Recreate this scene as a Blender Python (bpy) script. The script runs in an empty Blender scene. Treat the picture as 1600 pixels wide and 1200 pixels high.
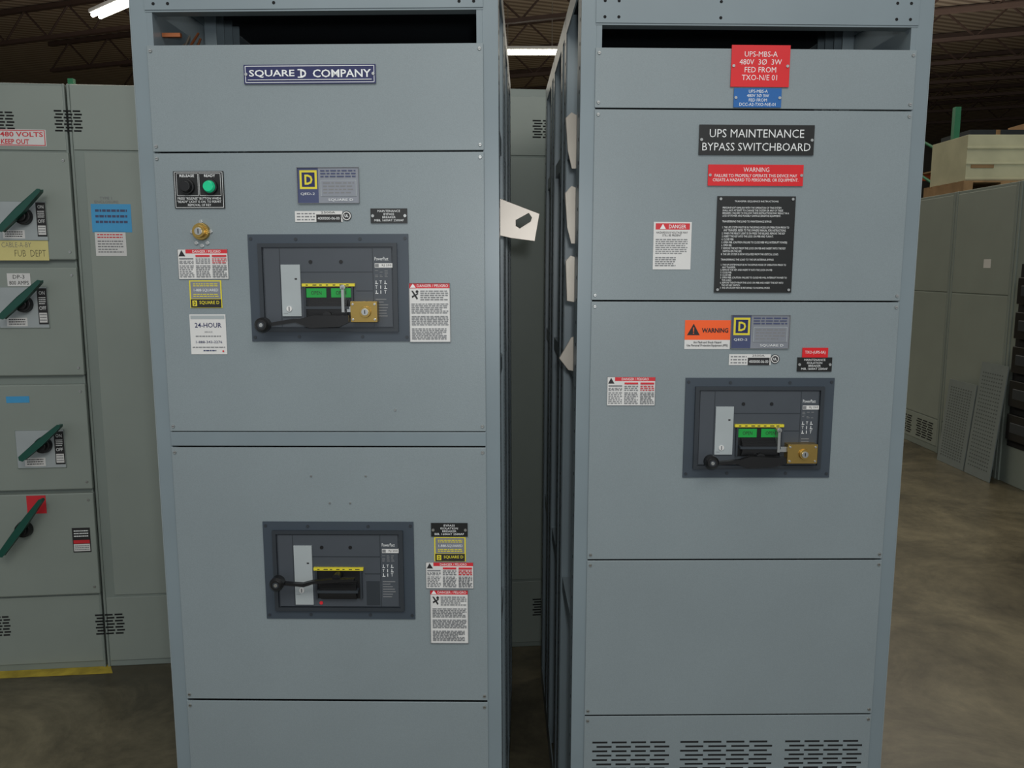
import bpy, math, random
from mathutils import Vector, Matrix, Euler
from mathutils.geometry import tessellate_polygon
random.seed(7)
S=bpy.context.scene
S.view_settings.view_transform='Standard'
COL=bpy.context.collection

# ------------------------------------------------------------ camera
F=1290.0; PITCH=math.radians(8.0); CAMH=1.67
cd=bpy.data.cameras.new('camera'); cd.sensor_width=36; cd.lens=F/1600*36; cd.clip_start=0.05; cd.clip_end=200
cam=bpy.data.objects.new('camera',cd); COL.objects.link(cam)
cam.location=(0,0,CAMH); cam.rotation_euler=(math.pi/2-PITCH,0,0); S.camera=cam
RC=Euler((math.pi/2-PITCH,0,0)).to_matrix()
def ray(px,py): return RC@Vector(((px-800)/F,-(py-600)/F,-1))
def world_at(px,py,dist):
    r=ray(px,py); return Vector((0,0,CAMH))+r*(dist/r.y)
def floor_at(px,py):
    r=ray(px,py); return Vector((0,0,CAMH))+r*(-CAMH/r.z)

class Face:
    """local frame of an upright front: x along the width, y into the depth, z up"""
    def __init__(s,M): s.M=M; s.I=M.inverted()
    def pt(s,px,py,y=0.0):
        o=s.I@Vector((0,0,CAMH)); d=(s.I.to_3x3())@ray(px,py)
        t=(y-o.y)/d.y; p=o+d*t; return p.x,p.z
    def rect(s,r,y=0.0):
        x0,y0,x1,y1=r; my=(y0+y1)/2; mx=(x0+x1)/2
        return s.pt(x0,my,y)[0],s.pt(x1,my,y)[0],s.pt(mx,y1,y)[1],s.pt(mx,y0,y)[1]

# ------------------------------------------------------------ materials
def lin(c):
    return tuple(((v/255)/12.92 if v/255<=0.04045 else ((v/255+0.055)/1.055)**2.4) for v in c)
MATS={}
def M(name,c,rough=0.5,metal=0.0,var=0.06,scale=9.0,emit=0.0,bump=0.0,speck=0.0):
    if name in MATS: return MATS[name]
    m=bpy.data.materials.new(name); m.use_nodes=True; nt=m.node_tree; n=nt.nodes; b=n['Principled BSDF']
    col=lin(c)
    tc=n.new('ShaderNodeTexCoord'); nz=n.new('ShaderNodeTexNoise'); nz.inputs['Scale'].default_value=scale; nz.inputs['Detail'].default_value=5
    nt.links.new(tc.outputs['Object'],nz.inputs['Vector'])
    cr=n.new('ShaderNodeValToRGB'); e=cr.color_ramp.elements
    e[0].position=0.3; e[1].position=0.7
    e[0].color=tuple(v*(1-var) for v in col)+(1,); e[1].color=tuple(min(1,v*(1+var)) for v in col)+(1,)
    nt.links.new(nz.outputs['Fac'],cr.inputs['Fac']); out=cr.outputs['Color']
    if speck:
        n3=n.new('ShaderNodeTexNoise'); n3.inputs['Scale'].default_value=700; n3.inputs['Detail'].default_value=2; nt.links.new(tc.outputs['Object'],n3.inputs['Vector'])
        mr=n.new('ShaderNodeMapRange'); mr.inputs[1].default_value=0.3; mr.inputs[2].default_value=0.7; mr.inputs[3].default_value=1-speck; mr.inputs[4].default_value=1+speck
        nt.links.new(n3.outputs['Fac'],mr.inputs[0]); vm=n.new('ShaderNodeVectorMath'); vm.operation='SCALE'
        nt.links.new(out,vm.inputs[0]); nt.links.new(mr.outputs[0],vm.inputs['Scale']); out=vm.outputs[0]
    nt.links.new(out,b.inputs['Base Color'])
    b.inputs['Roughness'].default_value=rough; b.inputs['Metallic'].default_value=metal
    if emit:
        b.inputs['Emission Color'].default_value=col+(1,); b.inputs['Emission Strength'].default_value=emit
    if bump:
        n2=n.new('ShaderNodeTexNoise'); n2.inputs['Scale'].default_value=400; nt.links.new(tc.outputs['Object'],n2.inputs['Vector'])
        bp=n.new('ShaderNodeBump'); bp.inputs['Strength'].default_value=bump; bp.inputs['Distance'].default_value=0.001
        nt.links.new(n2.outputs['Fac'],bp.inputs['Height']); nt.links.new(bp.outputs['Normal'],b.inputs['Normal'])
    MATS[name]=m; return m
GRAY=M('paint_blue_gray',(125,136,140),0.42,0,0.05,3,0,0.15,0.06)
FRAME=M('paint_frame_gray',(118,131,137),0.36,0,0.05,5)
SAGE=M('paint_sage_gray',(134,143,136),0.45,0,0.05,3)
SAGE2=M('paint_sage_frame',(124,134,128),0.45,0,0.05,3)
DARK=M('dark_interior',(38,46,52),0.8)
HOLE=M('black_opening',(8,10,12),0.9,0,0.02)
SLATE=M('slate_plate',(56,66,76),0.45)
SLATE2=M('slate_bezel',(44,50,56),0.4)
SLATE3=M('charcoal_face',(64,70,77),0.5)
BLACK=M('black_plastic',(14,15,17),0.4)
BLK=M('black_laminate',(14,17,17),0.45)
WHITE=M('white_print',(225,228,228),0.5,0,0.02)
LABEL=M('white_sticker',(208,208,206),0.45,0,0.03)
PANELG=M('pale_gray_plastic',(158,166,168),0.5)
NAVY=M('navy_plate',(30,36,84),0.35)
NAVYG=M('slate_navy_print',(62,70,104),0.4)
METALP=M('aluminium_data_plate',(134,138,146),0.38,0.35)
YEL=M('yellow_print',(214,200,50),0.45)
RED=M('red_laminate',(206,24,32),0.4)
REDP=M('red_print',(200,40,50),0.45)
ORG=M('orange_print',(240,92,30),0.5)
BLUE=M('blue_laminate',(22,92,160),0.4)
SKY=M('sky_blue_sticker',(62,150,200),0.5)
INK=M('gray_ink',(118,120,122),0.6)
BINK=M('black_ink',(30,30,32),0.6)
GREEN=M('green_flag',(20,150,60),0.4)
GLAMP=M('green_lamp_lens',(20,170,120),0.15,0,0.1,30,0.25)
BRASS=M('brass',(176,148,84),0.3,0.85)
STEEL=M('zinc_steel',(190,192,190),0.3,0.9)
TIN=M('tin_plated_copper',(150,144,134),0.4,0.5)
TINB=M('bright_tin_plated_copper',(176,168,158),0.4,0.5)
COPPER=M('copper_wire',(160,96,60),0.45,0.6)
DGREEN=M('dark_green_lever',(14,74,62),0.35)
NOTE=M('yellowed_paper',(206,196,130),0.7)
CREAM=M('painted_crate_board',(176,176,148),0.7,0,0.12,4)
WOOD=M('pallet_wood',(140,112,78),0.8,0,0.2)
RACKO=M('orange_rack_paint',(190,84,36),0.5)
RACKG=M('green_rack_paint',(40,110,80),0.5)
JOIST=M('joist_steel',(74,58,51),0.7)
TUBE=M('fluorescent_tube',(255,252,235),0.5,0,0.0,5,9)
YTAPE=M('yellow_floor_tape',(170,150,50),0.7,0,0.3,14)
CARD=M('cardboard',(150,120,86),0.8)

# ------------------------------------------------------------ mesh builder
class MB:
    def __init__(s): s.v=[]; s.f=[]; s.m=[]; s.mats=[]
    def mi(s,mat):
        if mat not in s.mats: s.mats.append(mat)
        return s.mats.index(mat)
    def add(s,vs,fs,mat):
        o=len(s.v); i=s.mi(mat); s.v+= [tuple(v) for v in vs]
        for f in fs: s.f.append(tuple(k+o for k in f)); s.m.append(i)
        return s
    def box(s,x0,x1,y0,y1,z0,z1,mat):
        vs=[(x0,y0,z0),(x1,y0,z0),(x1,y1,z0),(x0,y1,z0),(x0,y0,z1),(x1,y0,z1),(x1,y1,z1),(x0,y1,z1)]
        return s.add(vs,[(0,3,2,1),(4,5,6,7),(0,1,5,4),(1,2,6,5),(2,3,7,6),(3,0,4,7)],mat)
    def cyl(s,p,q,r,mat,n=20,r2=None):
        p=Vector(p);q=Vector(q);r2=r if r2 is None else r2
        d=(q-p).normalized(); a=d.orthogonal().normalized(); b=d.cross(a)
        vs=[];
        for c,rr in((p,r),(q,r2)):
            for i in range(n):
                t=2*math.pi*i/n; vs.append(c+a*math.cos(t)*rr+b*math.sin(t)*rr)
        fs=[(i,(i+1)%n,n+(i+1)%n,n+i) for i in range(n)]
        fs.append(tuple(range(n-1,-1,-1))); fs.append(tuple(range(n,2*n)))
        return s.add(vs,fs,mat)
    def prism(s,pts,y0,y1,mat,hole=None):
        loops=[[Vector((p[0],0,p[1])) for p in pts]]
        if hole: loops.append([Vector((p[0],0,p[1])) for p in hole])
        tr=tessellate_polygon(loops); flat=[p for l in loops for p in l]; n=len(flat)
        vs=[(p.x,y0,p.z) for p in flat]+[(p.x,y1,p.z) for p in flat]
        fs=[tuple(t) for t in tr]+[tuple(k+n for k in reversed(t)) for t in tr]
        o=0
        for l in loops:
            k=len(l)
            for i in range(k): fs.append((o+i,o+(i+1)%k,n+o+(i+1)%k,n+o+i))
            o+=k
        return s.add(vs,fs,mat)
    def text(s,body,x0,x1,z0,z1,y,mat,bold=0.0,align='CENTER',res=2):
        cu=bpy.data.curves.new('t','FONT'); cu.body=body; cu.align_x=align; cu.resolution_u=res; cu.offset=bold; cu.fill_mode='FRONT'
        ob=bpy.data.objects.new('t',cu); COL.objects.link(ob)
        dg=bpy.context.evaluated_depsgraph_get()
        me=bpy.data.meshes.new_from_object(ob.evaluated_get(dg))
        vs=[v.co.copy() for v in me.vertices]; fs=[tuple(p.vertices) for p in me.polygons]
        bpy.data.objects.remove(ob); bpy.data.curves.remove(cu); bpy.data.meshes.remove(me)
        if not vs: return s
        ax=min(v.x for v in vs);bx=max(v.x for v in vs);ay=min(v.y for v in vs);by=max(v.y for v in vs)
        sx=(x1-x0)/max(bx-ax,1e-6); sy=(z1-z0)/max(by-ay,1e-6)
        return s.add([(x0+(v.x-ax)*sx,y,z0+(v.y-ay)*sy) for v in vs],fs,mat)
ORI={}
def build(mb,name,parent=None,bevel=0.0,label=None,smooth=False,base=False):
    me=bpy.data.meshes.new(name)
    xs=[v[0] for v in mb.v];ys=[v[1] for v in mb.v];zs=[v[2] for v in mb.v]
    c=Vector(((min(xs)+max(xs))/2,(min(ys)+max(ys))/2,min(zs) if base else (min(zs)+max(zs))/2))
    me.from_pydata([(v[0]-c.x,v[1]-c.y,v[2]-c.z) for v in mb.v],[],mb.f)
    for m in mb.mats: me.materials.append(m)
    for p,i in zip(me.polygons,mb.m): p.material_index=i
    me.update()
    ob=bpy.data.objects.new(name,me); COL.objects.link(ob)
    if parent:
        ob.parent=parent; ob.location=c-ORI.get(parent.name,Vector((0,0,0)))
    else: ob.location=c
    ORI[ob.name]=c
    if bevel:
        b=ob.modifiers.new('bevel','BEVEL'); b.width=bevel; b.segments=2; b.limit_method='ANGLE'; b.angle_limit=math.radians(50)
    if label: ob['label']=label
    return ob
def empty(name,Mx,label,cat,group=None):
    e=bpy.data.objects.new(name,None); COL.objects.link(e); e.matrix_world=Mx; e.empty_display_size=0.2
    e['label']=label; e['category']=cat
    if group: e['group']=group
    ORI[e.name]=Vector((0,0,0)); return e
def top(ob,label,cat,group=None):
    ob['label']=label; ob['category']=cat
    if group: ob['group']=group
    return ob

def screw(x,y,z,parent,r=0.0042):
    mb=MB(); mb.cyl((x,y,z),(x,y-0.0028,z),r,STEEL,12,r*0.75); mb.box(x-r*0.6,x+r*0.6,y-0.0032,y-0.0027,z-r*0.12,z+r*0.12,BINK)
    return build(mb,'screw',parent)

TH=-0.006   # thin engraved strokes
def plate(face,parent,name,r,base,items,y=-0.005,t=0.0015,screws=False,label=None):
    """flat label or engraved plate; items use fractions of the plate, v measured from its top"""
    x0,x1,z0,z1=face.rect(r); w=x1-x0; h=z1-z0; mb=MB()
    mb.box(x0,x1,y-t,y,z0,z1,base); k=y-t
    X=lambda u:x0+u*w
    Z=lambda v:z1-v*h
    for it in items:
        k-=0.00025; a=it[0]
        if a=='t':
            _,s,u0,v0,u1,v1,mat=it[:7]; bold=it[7] if len(it)>7 else 0.0; al=it[8] if len(it)>8 else 'CENTER'
            mb.text(s,X(u0),X(u1),Z(v1),Z(v0),k,mat,bold,al)
        elif a=='r':
            _,u0,v0,u1,v1,mat=it; mb.box(X(u0),X(u1),k,y-t,Z(v1),Z(v0),mat)
        elif a=='o':   # outline
            _,u0,v0,u1,v1,e,mat=it
            mb.box(X(u0),X(u1),k,y-t,Z(v0)-e,Z(v0),mat); mb.box(X(u0),X(u1),k,y-t,Z(v1),Z(v1)+e,mat)
            mb.box(X(u0),X(u0)+e,k,y-t,Z(v1),Z(v0),mat); mb.box(X(u1)-e,X(u1),k,y-t,Z(v1),Z(v0),mat)
        elif a=='b':   # rows of fine print
            _,u0,v0,u1,v1,n,mat=it
            for i in range(n):
                za=Z(v0+(v1-v0)*(i+0.2)/n); zb=Z(v0+(v1-v0)*(i+0.62)/n); u=u0; end=u1-(random.random()*0.25*(u1-u0) if i%4==3 else 0)
                while u<end-0.01:
                    l=random.uniform(0.04,0.12)*min(1,1.5*(u1-u0)+.2); mb.box(X(u),X(min(end,u+l)),k,y-t,zb,za,mat); u+=l+0.022
        elif a=='c':   # disc
            _,u,v,rr,mat,hh=it; mb.cyl((X(u),k+0.0003,Z(v)),(X(u),k-hh,Z(v)),rr,mat,24)
        elif a=='p':
            _,pts,mat=it; mb.prism([(X(u),Z(v)) for u,v in pts],k,y-t,mat)
    if screws:
        for u in screws:
            c=(X(u),k,Z(0.5)); mb.cyl((c[0],y-t,c[2]),(c[0],y-t-0.002,c[2]),0.0032,STEEL,10)
    return build(mb,name,parent,label=label)

# standard stickers
def danger3(face,par,r):
    it=[('r',0.16,0.02,1,0.15,REDP),('t','DANGER / PELIGRO',0.3,0.045,0.86,0.125,WHITE,0.0),
        ('p',[(0.02,0.24),(0.08,0.04),(0.15,0.24)],BINK),('o',0,0,1,1,0.0006,INK)]
    for k,u in enumerate((0.03,0.36,0.69)):
        it+=[('r',u,0.2,u+0.28,0.26,REDP) if k!=0 else ('r',u,0.30,u+0.28,0.34,INK),('b',u,0.3 if k else 0.38,u+0.28,0.5,3,REDP if k==2 else INK),('b',u,0.53,u+0.28,0.95,7,INK)]
    return plate(face,par,'danger_label',r,LABEL,it,t=0.0004,label='white sticker with red danger headers and fine print in three columns')
def dangerbig(face,par,r):
    it=[('r',0,0,1,0.09,REDP),('t','DANGER / PELIGRO',0.2,0.025,0.95,0.07,WHITE,0.0),('p',[(0.03,0.08),(0.1,0.012),(0.17,0.08)],WHITE),
        ('p',[(0.06,0.13),(0.1,0.13),(0.22,0.26),(0.19,0.28)],BINK),('p',[(0.07,0.22),(0.22,0.17),(0.23,0.185),(0.08,0.25)],BINK),('c',0.2,0.145,0.003,BINK,0.0001),
        ('b',0.28,0.12,0.95,0.3,5,INK),('b',0.06,0.34,0.95,0.52,6,INK),('b',0.06,0.55,0.95,0.72,6,INK),('b',0.06,0.76,0.9,0.96,7,INK),('o',0,0,1,1,0.0006,INK)]
    return plate(face,par,'danger_label',r,LABEL,it,t=0.0004,label='tall white sticker with a red danger header and fine print')
def yellowlab(face,par,r):
    it=[('r',0.04,0.04,0.96,0.66,METALP),('b',0.12,0.1,0.9,0.24,2,YEL),('t','1-888-SQUARED',0.14,0.3,0.9,0.42,WHITE,0.0),('b',0.12,0.48,0.9,0.62,2,YEL),
        ('r',0.03,0.68,0.97,0.98,BINK),('r',0.08,0.73,0.22,0.93,YEL),('t','D',0.12,0.76,0.19,0.9,BINK,0.03),('t','SQUARE D',0.3,0.74,0.92,0.88,YEL,0.01)]
    return plate(face,par,'service_label',r,YEL,it,t=0.0004,label='yellow and black service sticker')
def dplate(face,par,r):
    it=[('r',0,0,0.34,1,NAVYG),('r',0.04,0.08,0.32,0.6,YEL),('r',0.075,0.14,0.285,0.54,NAVY),('t','D',0.12,0.2,0.25,0.48,YEL,0.03),
        ('t','QED-2',0.05,0.7,0.28,0.78,WHITE,0.0),('b',0.38,0.06,0.95,0.3,3,NAVYG),('r',0.38,0.36,0.96,0.8,PANELG),('r',0.39,0.37,0.95,0.79,METALP),('b',0.42,0.4,0.92,0.76,4,INK),('t','SQUARE D',0.5,0.87,0.9,0.95,WHITE,0.0),
        ('o',0,0,1,1,0.0006,INK)]
    return plate(face,par,'data_plate',r,METALP,it,label='aluminium data plate with a navy band and yellow square emblem')
def serial(face,par,r):
    plate(face,par,'serial_label',r,LABEL,[('b',0.04,0.12,0.42,0.95,3,INK),('t','2500A',0.55,0.04,0.85,0.22,BINK),('r',0.45,0.32,0.97,1.0,BINK),('t','4000000-06-00',0.48,0.54,0.94,0.8,WHITE,0.0)],t=0.0004,label='white and black serial number sticker')
    x1=r[2]; cy=(r[1]+r[3])/2-1
    rr=(x1,cy-7,x1+13,cy+7)
    x0,xx,z0,z1=face.rect(rr); mb=MB(); c=((x0+xx)/2,(z0+z1)/2)
    mb.cyl((c[0],-0.005,c[1]),(c[0],-0.0064,c[1]),0.0105,BINK,24); mb.cyl((c[0],-0.006,c[1]),(c[0],-0.0067,c[1]),0.009,LABEL,24)
    mb.cyl((c[0],-0.006,c[1]),(c[0],-0.0069,c[1]),0.007,BINK,24); mb.text('UL',c[0]-0.004,c[0]+0.004,c[1]-0.003,c[1]+0.003,-0.0071,WHITE,0.03)
    build(mb,'round_sticker',par)

def breaker(face,cabinet,r,grip,arm,green,key,bracket,trip=True):
    x0,x1,z0,z1=face.rect(r); w=x1-x0;h=z1-z0
    X=lambda u:x0+u*w
    Z=lambda v:z1-v*h
    y=-0.004; mb=MB()
    def ring(u0,v0,u1,v1,a0,b0,a1,b1,ya,yb,mat):
        mb.box(X(u0),X(a0),ya,yb,Z(v1),Z(v0),mat); mb.box(X(a1),X(u1),ya,yb,Z(v1),Z(v0),mat)
        mb.box(X(a0),X(a1),ya,yb,Z(b0),Z(v0),mat); mb.box(X(a0),X(a1),ya,yb,Z(v1),Z(b1),mat)
    ring(0,0,1,1,0.075,0.095,0.92,0.895,y-0.003,y,SLATE)
    ring(0.065,0.083,0.93,0.907,0.09,0.118,0.905,0.872,y-0.010,y-0.001,SLATE2)
    mb.box(X(0.09),X(0.905),y-0.002,y-0.0005,Z(0.872),Z(0.118),SLATE3)
    mb.box(X(0.10),X(0.895),y-0.006,y-0.002,Z(0.862),Z(0.128),SLATE3)
    k=y-0.0063
    mb.box(X(0.195),X(0.2),k,y,Z(0.86),Z(0.13),SLATE2); mb.box(X(0.775),X(0.78),k,y,Z(0.86),Z(0.13),SLATE2)
    mb.box(X(0.2),X(0.775),k,y,Z(0.355),Z(0.345),SLATE2); mb.box(X(0.67),X(0.775),k,y,Z(0.53),Z(0.52),SLATE2)
    for u in (0.39,0.58): mb.cyl((X(u),y-0.004,Z(0.255)),(X(u),y-0.0075,Z(0.255)),0.004,BLACK,16)
    k=y-0.0066
    mb.text('PowerPact',X(0.79),X(0.875),Z(0.243),Z(0.212),k,WHITE,0.0)
    mb.box(X(0.79),X(0.90),k,y,Z(0.31),Z(0.27),LABEL); mb.box(X(0.792),X(0.815),k-0.0002,y,Z(0.305),Z(0.275),INK)
    mb.text('RJ 250',X(0.835),X(0.893),Z(0.302),Z(0.278),k-0.0003,BINK,0.0)
    for i in range(5):
        for j in range(3): 
            if random.random()<.75: mb.box(X(0.79+j*0.03),X(0.79+j*0.03+random.uniform(.012,.022)),k,y,Z(0.335+i*0.014+.005),Z(0.335+i*0.014),INK)
    for i in range(3):
        for j in range(3):
            u=0.79+j*0.028; v=0.43+i*0.045
            if (i+j)%3==1: mb.text('T',X(u),X(u+.014),Z(v+.03),Z(v),k,WHITE,0)
            else: 
                mb.box(X(u+.004),X(u+.008),k,y,Z(v+.032),Z(v),WHITE); 
                if j!=1: mb.box(X(u),X(u+.018),k,y,Z(v+.032),Z(v+.026),WHITE)
    for i in range(7): mb.box(X(0.79),X(0.79+random.uniform(.05,.085)),k,y,Z(0.60+i*0.026+.008),Z(0.60+i*0.026),INK)
    for u,v in ((0.02,0.04),(0.98,0.04),(0.02,0.96),(0.98,0.96),(0.3,0.955),(0.7,0.955),(0.3,0.045),(0.7,0.045)):
        mb.cyl((X(u),y,Z(v)),(X(u),y-0.0045,Z(v)),0.0035,SLATE2,12)
    if not key: mb.cyl((X(0.375),y-0.004,Z(0.825)),(X(0.375),y-0.008,Z(0.825)),0.004,REDP,14); mb.box(X(.68),X(.77),k,y,Z(.85),Z(.60),SLATE2)
    B=build(mb,'circuit_breaker',cabinet,0.0008,'dark slate breaker front with bezel')
    mb=MB(); mb.box(X(0.205),X(0.325),y-0.010,y-0.006,Z(0.76 if key else .84),Z(0.235 if not key else .28),PANELG); mb.cyl((X(0.25),y-0.009,Z(0.69)),(X(0.25),y-0.0125,Z(0.69)),0.006,LABEL,20); mb.box(X(0.246),X(0.254),y-0.0128,y-0.0124,Z(0.71),Z(0.67),INK)
    mb.box(X(0.29),X(0.305),y-0.0103,y-0.01,Z(0.42),Z(0.405),BINK); mb.box(X(0.213),X(0.24),y-0.0103,y-0.01,Z(0.735),Z(0.73),INK)
    build(mb,'access_cover',B,0.0008,'pale gray plastic cover')
    mb=MB(); mb.box(X(0.335),X(0.665),y-0.013,y-0.006,Z(0.482),Z(0.455),YEL)
    for i in range(7): mb.box(X(0.36+i*.042),X(0.36+i*.042+random.uniform(.012,.03)),y-0.0133,y-.013,Z(0.474),Z(0.464),BINK)
    mb.box(X(0.345),X(0.655),y-0.009,y-0.006,Z(0.775),Z(0.485),BLACK)
    mb.box(X(0.345),X(0.358),y-0.014,y-0.009,Z(0.775),Z(0.485),SLATE2); mb.box(X(0.642),X(0.655),y-0.014,y-0.009,Z(0.775),Z(0.485),SLATE2)
    n=14
    for i in range(n):
        a=i/n; b=(i+1)/n; da=0.016*math.sin(math.pi*(a*0.9+.05)); 
        mb.box(X(0.38),X(0.62),y-0.010-da,y-0.008,Z(0.59+0.18*b),Z(0.59+0.18*a),BLACK)
    mb.box(X(0.365),X(0.635),y-0.0275,y-0.009,Z(0.69),Z(0.665),SLATE2)
    if green:
        for a,b in ((0.36,0.485),(0.515,0.64)):
            mb.box(X(a),X(b),y-0.0105,y-0.009,Z(0.585),Z(0.5),GREEN); mb.text('OPEN',X(a+.03),X(b-.03),Z(0.56),Z(0.525),y-0.0108,BINK,0.0)
    build(mb,'indicator_window',B,0.0006,'yellow topped black position window')
    gx,gz=X(grip[0]),Z(grip[1]); mb=MB()
    pts=[(X(u),Z(v)) for u,v in arm]
    mb.prism(pts,y-0.043,y-0.031,BLACK)
    mb.cyl((X(0.5),y-0.008,Z(arm[0][1]+.01)),(X(0.5),y-0.034,Z(arm[0][1]+.01)),0.010,BLACK,20)
    mb.cyl((gx,y-0.026,gz),(gx,y-0.034,gz),0.011,BLACK,28,0.0155); mb.cyl((gx,y-0.034,gz),(gx,y-0.052,gz),0.0155,BLACK,28); mb.cyl((gx,y-0.052,gz),(gx,y-0.058,gz),0.0155,BLACK,28,0.011)
    mb.cyl((gx,y-0.058,gz),(gx,y-0.0584,gz),0.007,SLATE2,18); mb.cyl((gx,y-0.058,gz),(gx,y-0.0588,gz),0.004,STEEL,12)
    build(mb,'operating_handle',B,0.0015,'black lever with round grip')
    if key:
        u0,v0,u1,v1=key; mb=MB()
        mb.box(X(u0),X(u1),y-0.030,y-0.006,Z(v1),Z(v0),BRASS)
        cx,cz=X((u0+u1)/2+.01),Z((v0+v1)/2)
        mb.cyl((cx,y-0.029,cz),(cx,y-0.036,cz),0.0125,BRASS,28,0.0115); mb.cyl((cx,y-0.036,cz),(cx,y-0.038,cz),0.0075,STEEL,20); mb.box(cx-0.001,cx+0.001,y-0.0385,y-0.038,cz-0.004,cz+0.004,BINK)
        for a in (u0+.015,u1-.015):
            for b in (v0+.025,v1-.025): mb.cyl((X(a),y-0.03,Z(b)),(X(a),y-0.032,Z(b)),0.0025,STEEL,10)
        u0,v0,u1,v1=bracket
        mb.box(X(u0),X(u0)+0.006,y-0.030,y-0.006,Z(v1),Z(v0),STEEL); mb.box(X(u0),X(u1),y-0.024,y-0.016,Z(v1),Z(v1-.05),STEEL); mb.cyl((X(u0)+.003,y-0.03,Z(v0)),(X(u0)+.003,y-0.006,Z(v0)),0.0055,STEEL,16)
        build(mb,'key_lock',B,0.0008,'brass key interlock with steel bolt')
    return B

# ------------------------------------------------------------ switchboard cabinets
W=0.762;H=2.325;DP=1.33
def cabframe(px_left,D,yaw,tilt,label):
    r=ray(px_left,418); X=r.x*D/r.y
    Mx=Matrix.Translation((X,D,CAMH+0.004))@Matrix.Rotation(yaw,4,'Z')@Matrix.Rotation(tilt,4,'Y')@Matrix.Translation((0,0,-CAMH))
    return empty('switchboard_cabinet',Mx,label,'electrical cabinet','freestanding switchboard cabinets'),Face(Mx)
def frame_mesh(cab,outer,p=0.033):
    mb=MB()
    for sx in (0,1):
        for yy in (0,0.40,0.52,0.85,0.97,DP-0.06):
            a,b=(0,p) if sx==0 else (W-p,W)
            t=0.004
            if yy==0:
                mb.box(a,b,yy,yy+t,0,H,FRAME)                      # front flange
                e=(0,t) if sx==0 else (W-t,W)
                mb.box(e[0],e[1],yy+t,yy+0.075,0,H,FRAME)         # side flange
                q=(p-t,p) if sx==0 else (W-p,W-p+t)
                mb.box(q[0],q[1],yy+t,yy+0.03,0,H,FRAME)
            else:
                e=(0,t) if sx==0 else (W-t,W)
                mb.box(e[0],e[1],yy,yy+0.06,0,H,FRAME); mb.box(a,b,yy+0.06-t,yy+0.06,0,H,FRAME); mb.box(a,b,yy,yy+t,0,H,FRAME)
            xo=-0.0004 if sx==0 else W+0.0004
            if (sx==0)!=(outer==0):
                z=0.12
                while z<H-0.05:
                    mb.cyl((xo,yy+0.027,z),(xo+(0.0008 if sx==0 else -0.0008),yy+0.027,z),0.0045,HOLE,8); z+=0.0508
    for z0,z1 in ((0,0.07),(H-0.05,H)):
        mb.box(p,W-p,0.0,0.004,z0,z1,FRAME); mb.box(p,W-p,DP-0.004,DP,z0,z1,FRAME)
        for e in ((0,0.004),(W-0.004,W)): mb.box(e[0],e[1],0.05,DP-0.05,z0,z1,FRAME)
    for z in (0.75,1.4,1.95):
        for e in ((0.006,0.03),(W-0.03,W-0.006)): mb.box(e[0],e[1],0.02,DP-0.02,z,z+0.04,FRAME)
    return build(mb,'frame',cab,0.0008,'blue-gray punched steel post frame')
def front(cab,face,y0,y1,scr=True,x=(0.031,W-0.031),lab=None,thick=0.005):
    """front cover from its upper and lower seams"""
    z1=face.pt(500 if face is FL else 1160,y0)[1]; z0=max(0.075,face.pt(500 if face is FL else 1160,y1)[1])
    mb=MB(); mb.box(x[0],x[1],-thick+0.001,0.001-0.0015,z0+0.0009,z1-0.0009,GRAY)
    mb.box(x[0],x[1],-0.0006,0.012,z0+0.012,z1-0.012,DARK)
    ob=build(mb,'front_panel',cab,0.0012,lab)
    if scr:
        for a in (x[0]+0.008,x[1]-0.008):
            for z in (z0+0.012,z1-0.012): screw(a,-0.004,z,ob)
    return ob,z0,z1

CL,FL=cabframe(229,1.80,math.radians(-1.0),math.radians(-0.16),'tall blue-gray steel switchboard cabinet with two breakers and open top slot')
CR,FR=cabframe(903,1.868,math.radians(1.0),math.radians(0.2),'tall blue-gray steel switchboard cabinet with one breaker and bottom louvres')
for cab,outer in ((CL,0),(CR,1)):
    frame_mesh(cab,outer)
    mb=MB(); e=(-0.002,0.0) if outer==0 else (W,W+0.002); mb.box(e[0],e[1],0.0,DP,0.01,H,GRAY); build(mb,'side_panel',cab)
    mb=MB(); mb.box(0.01,W-0.01,DP,DP+0.003,0.02,H-0.01,GRAY); build(mb,'rear_panel',cab)
    mb=MB(); mb.box(0.005,W-0.005,0.25,DP-0.01,H-0.004,H-0.001,DARK); build(mb,'shading_roof',cab)  # added roof sheet, blocks light from above so the interior stays dark
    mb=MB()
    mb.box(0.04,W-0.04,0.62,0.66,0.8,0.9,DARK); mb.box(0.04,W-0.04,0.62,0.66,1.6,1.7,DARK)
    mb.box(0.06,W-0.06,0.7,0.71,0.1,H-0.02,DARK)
    build(mb,'barrier_plate',cab,0,'dark interior barrier on supports')

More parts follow.
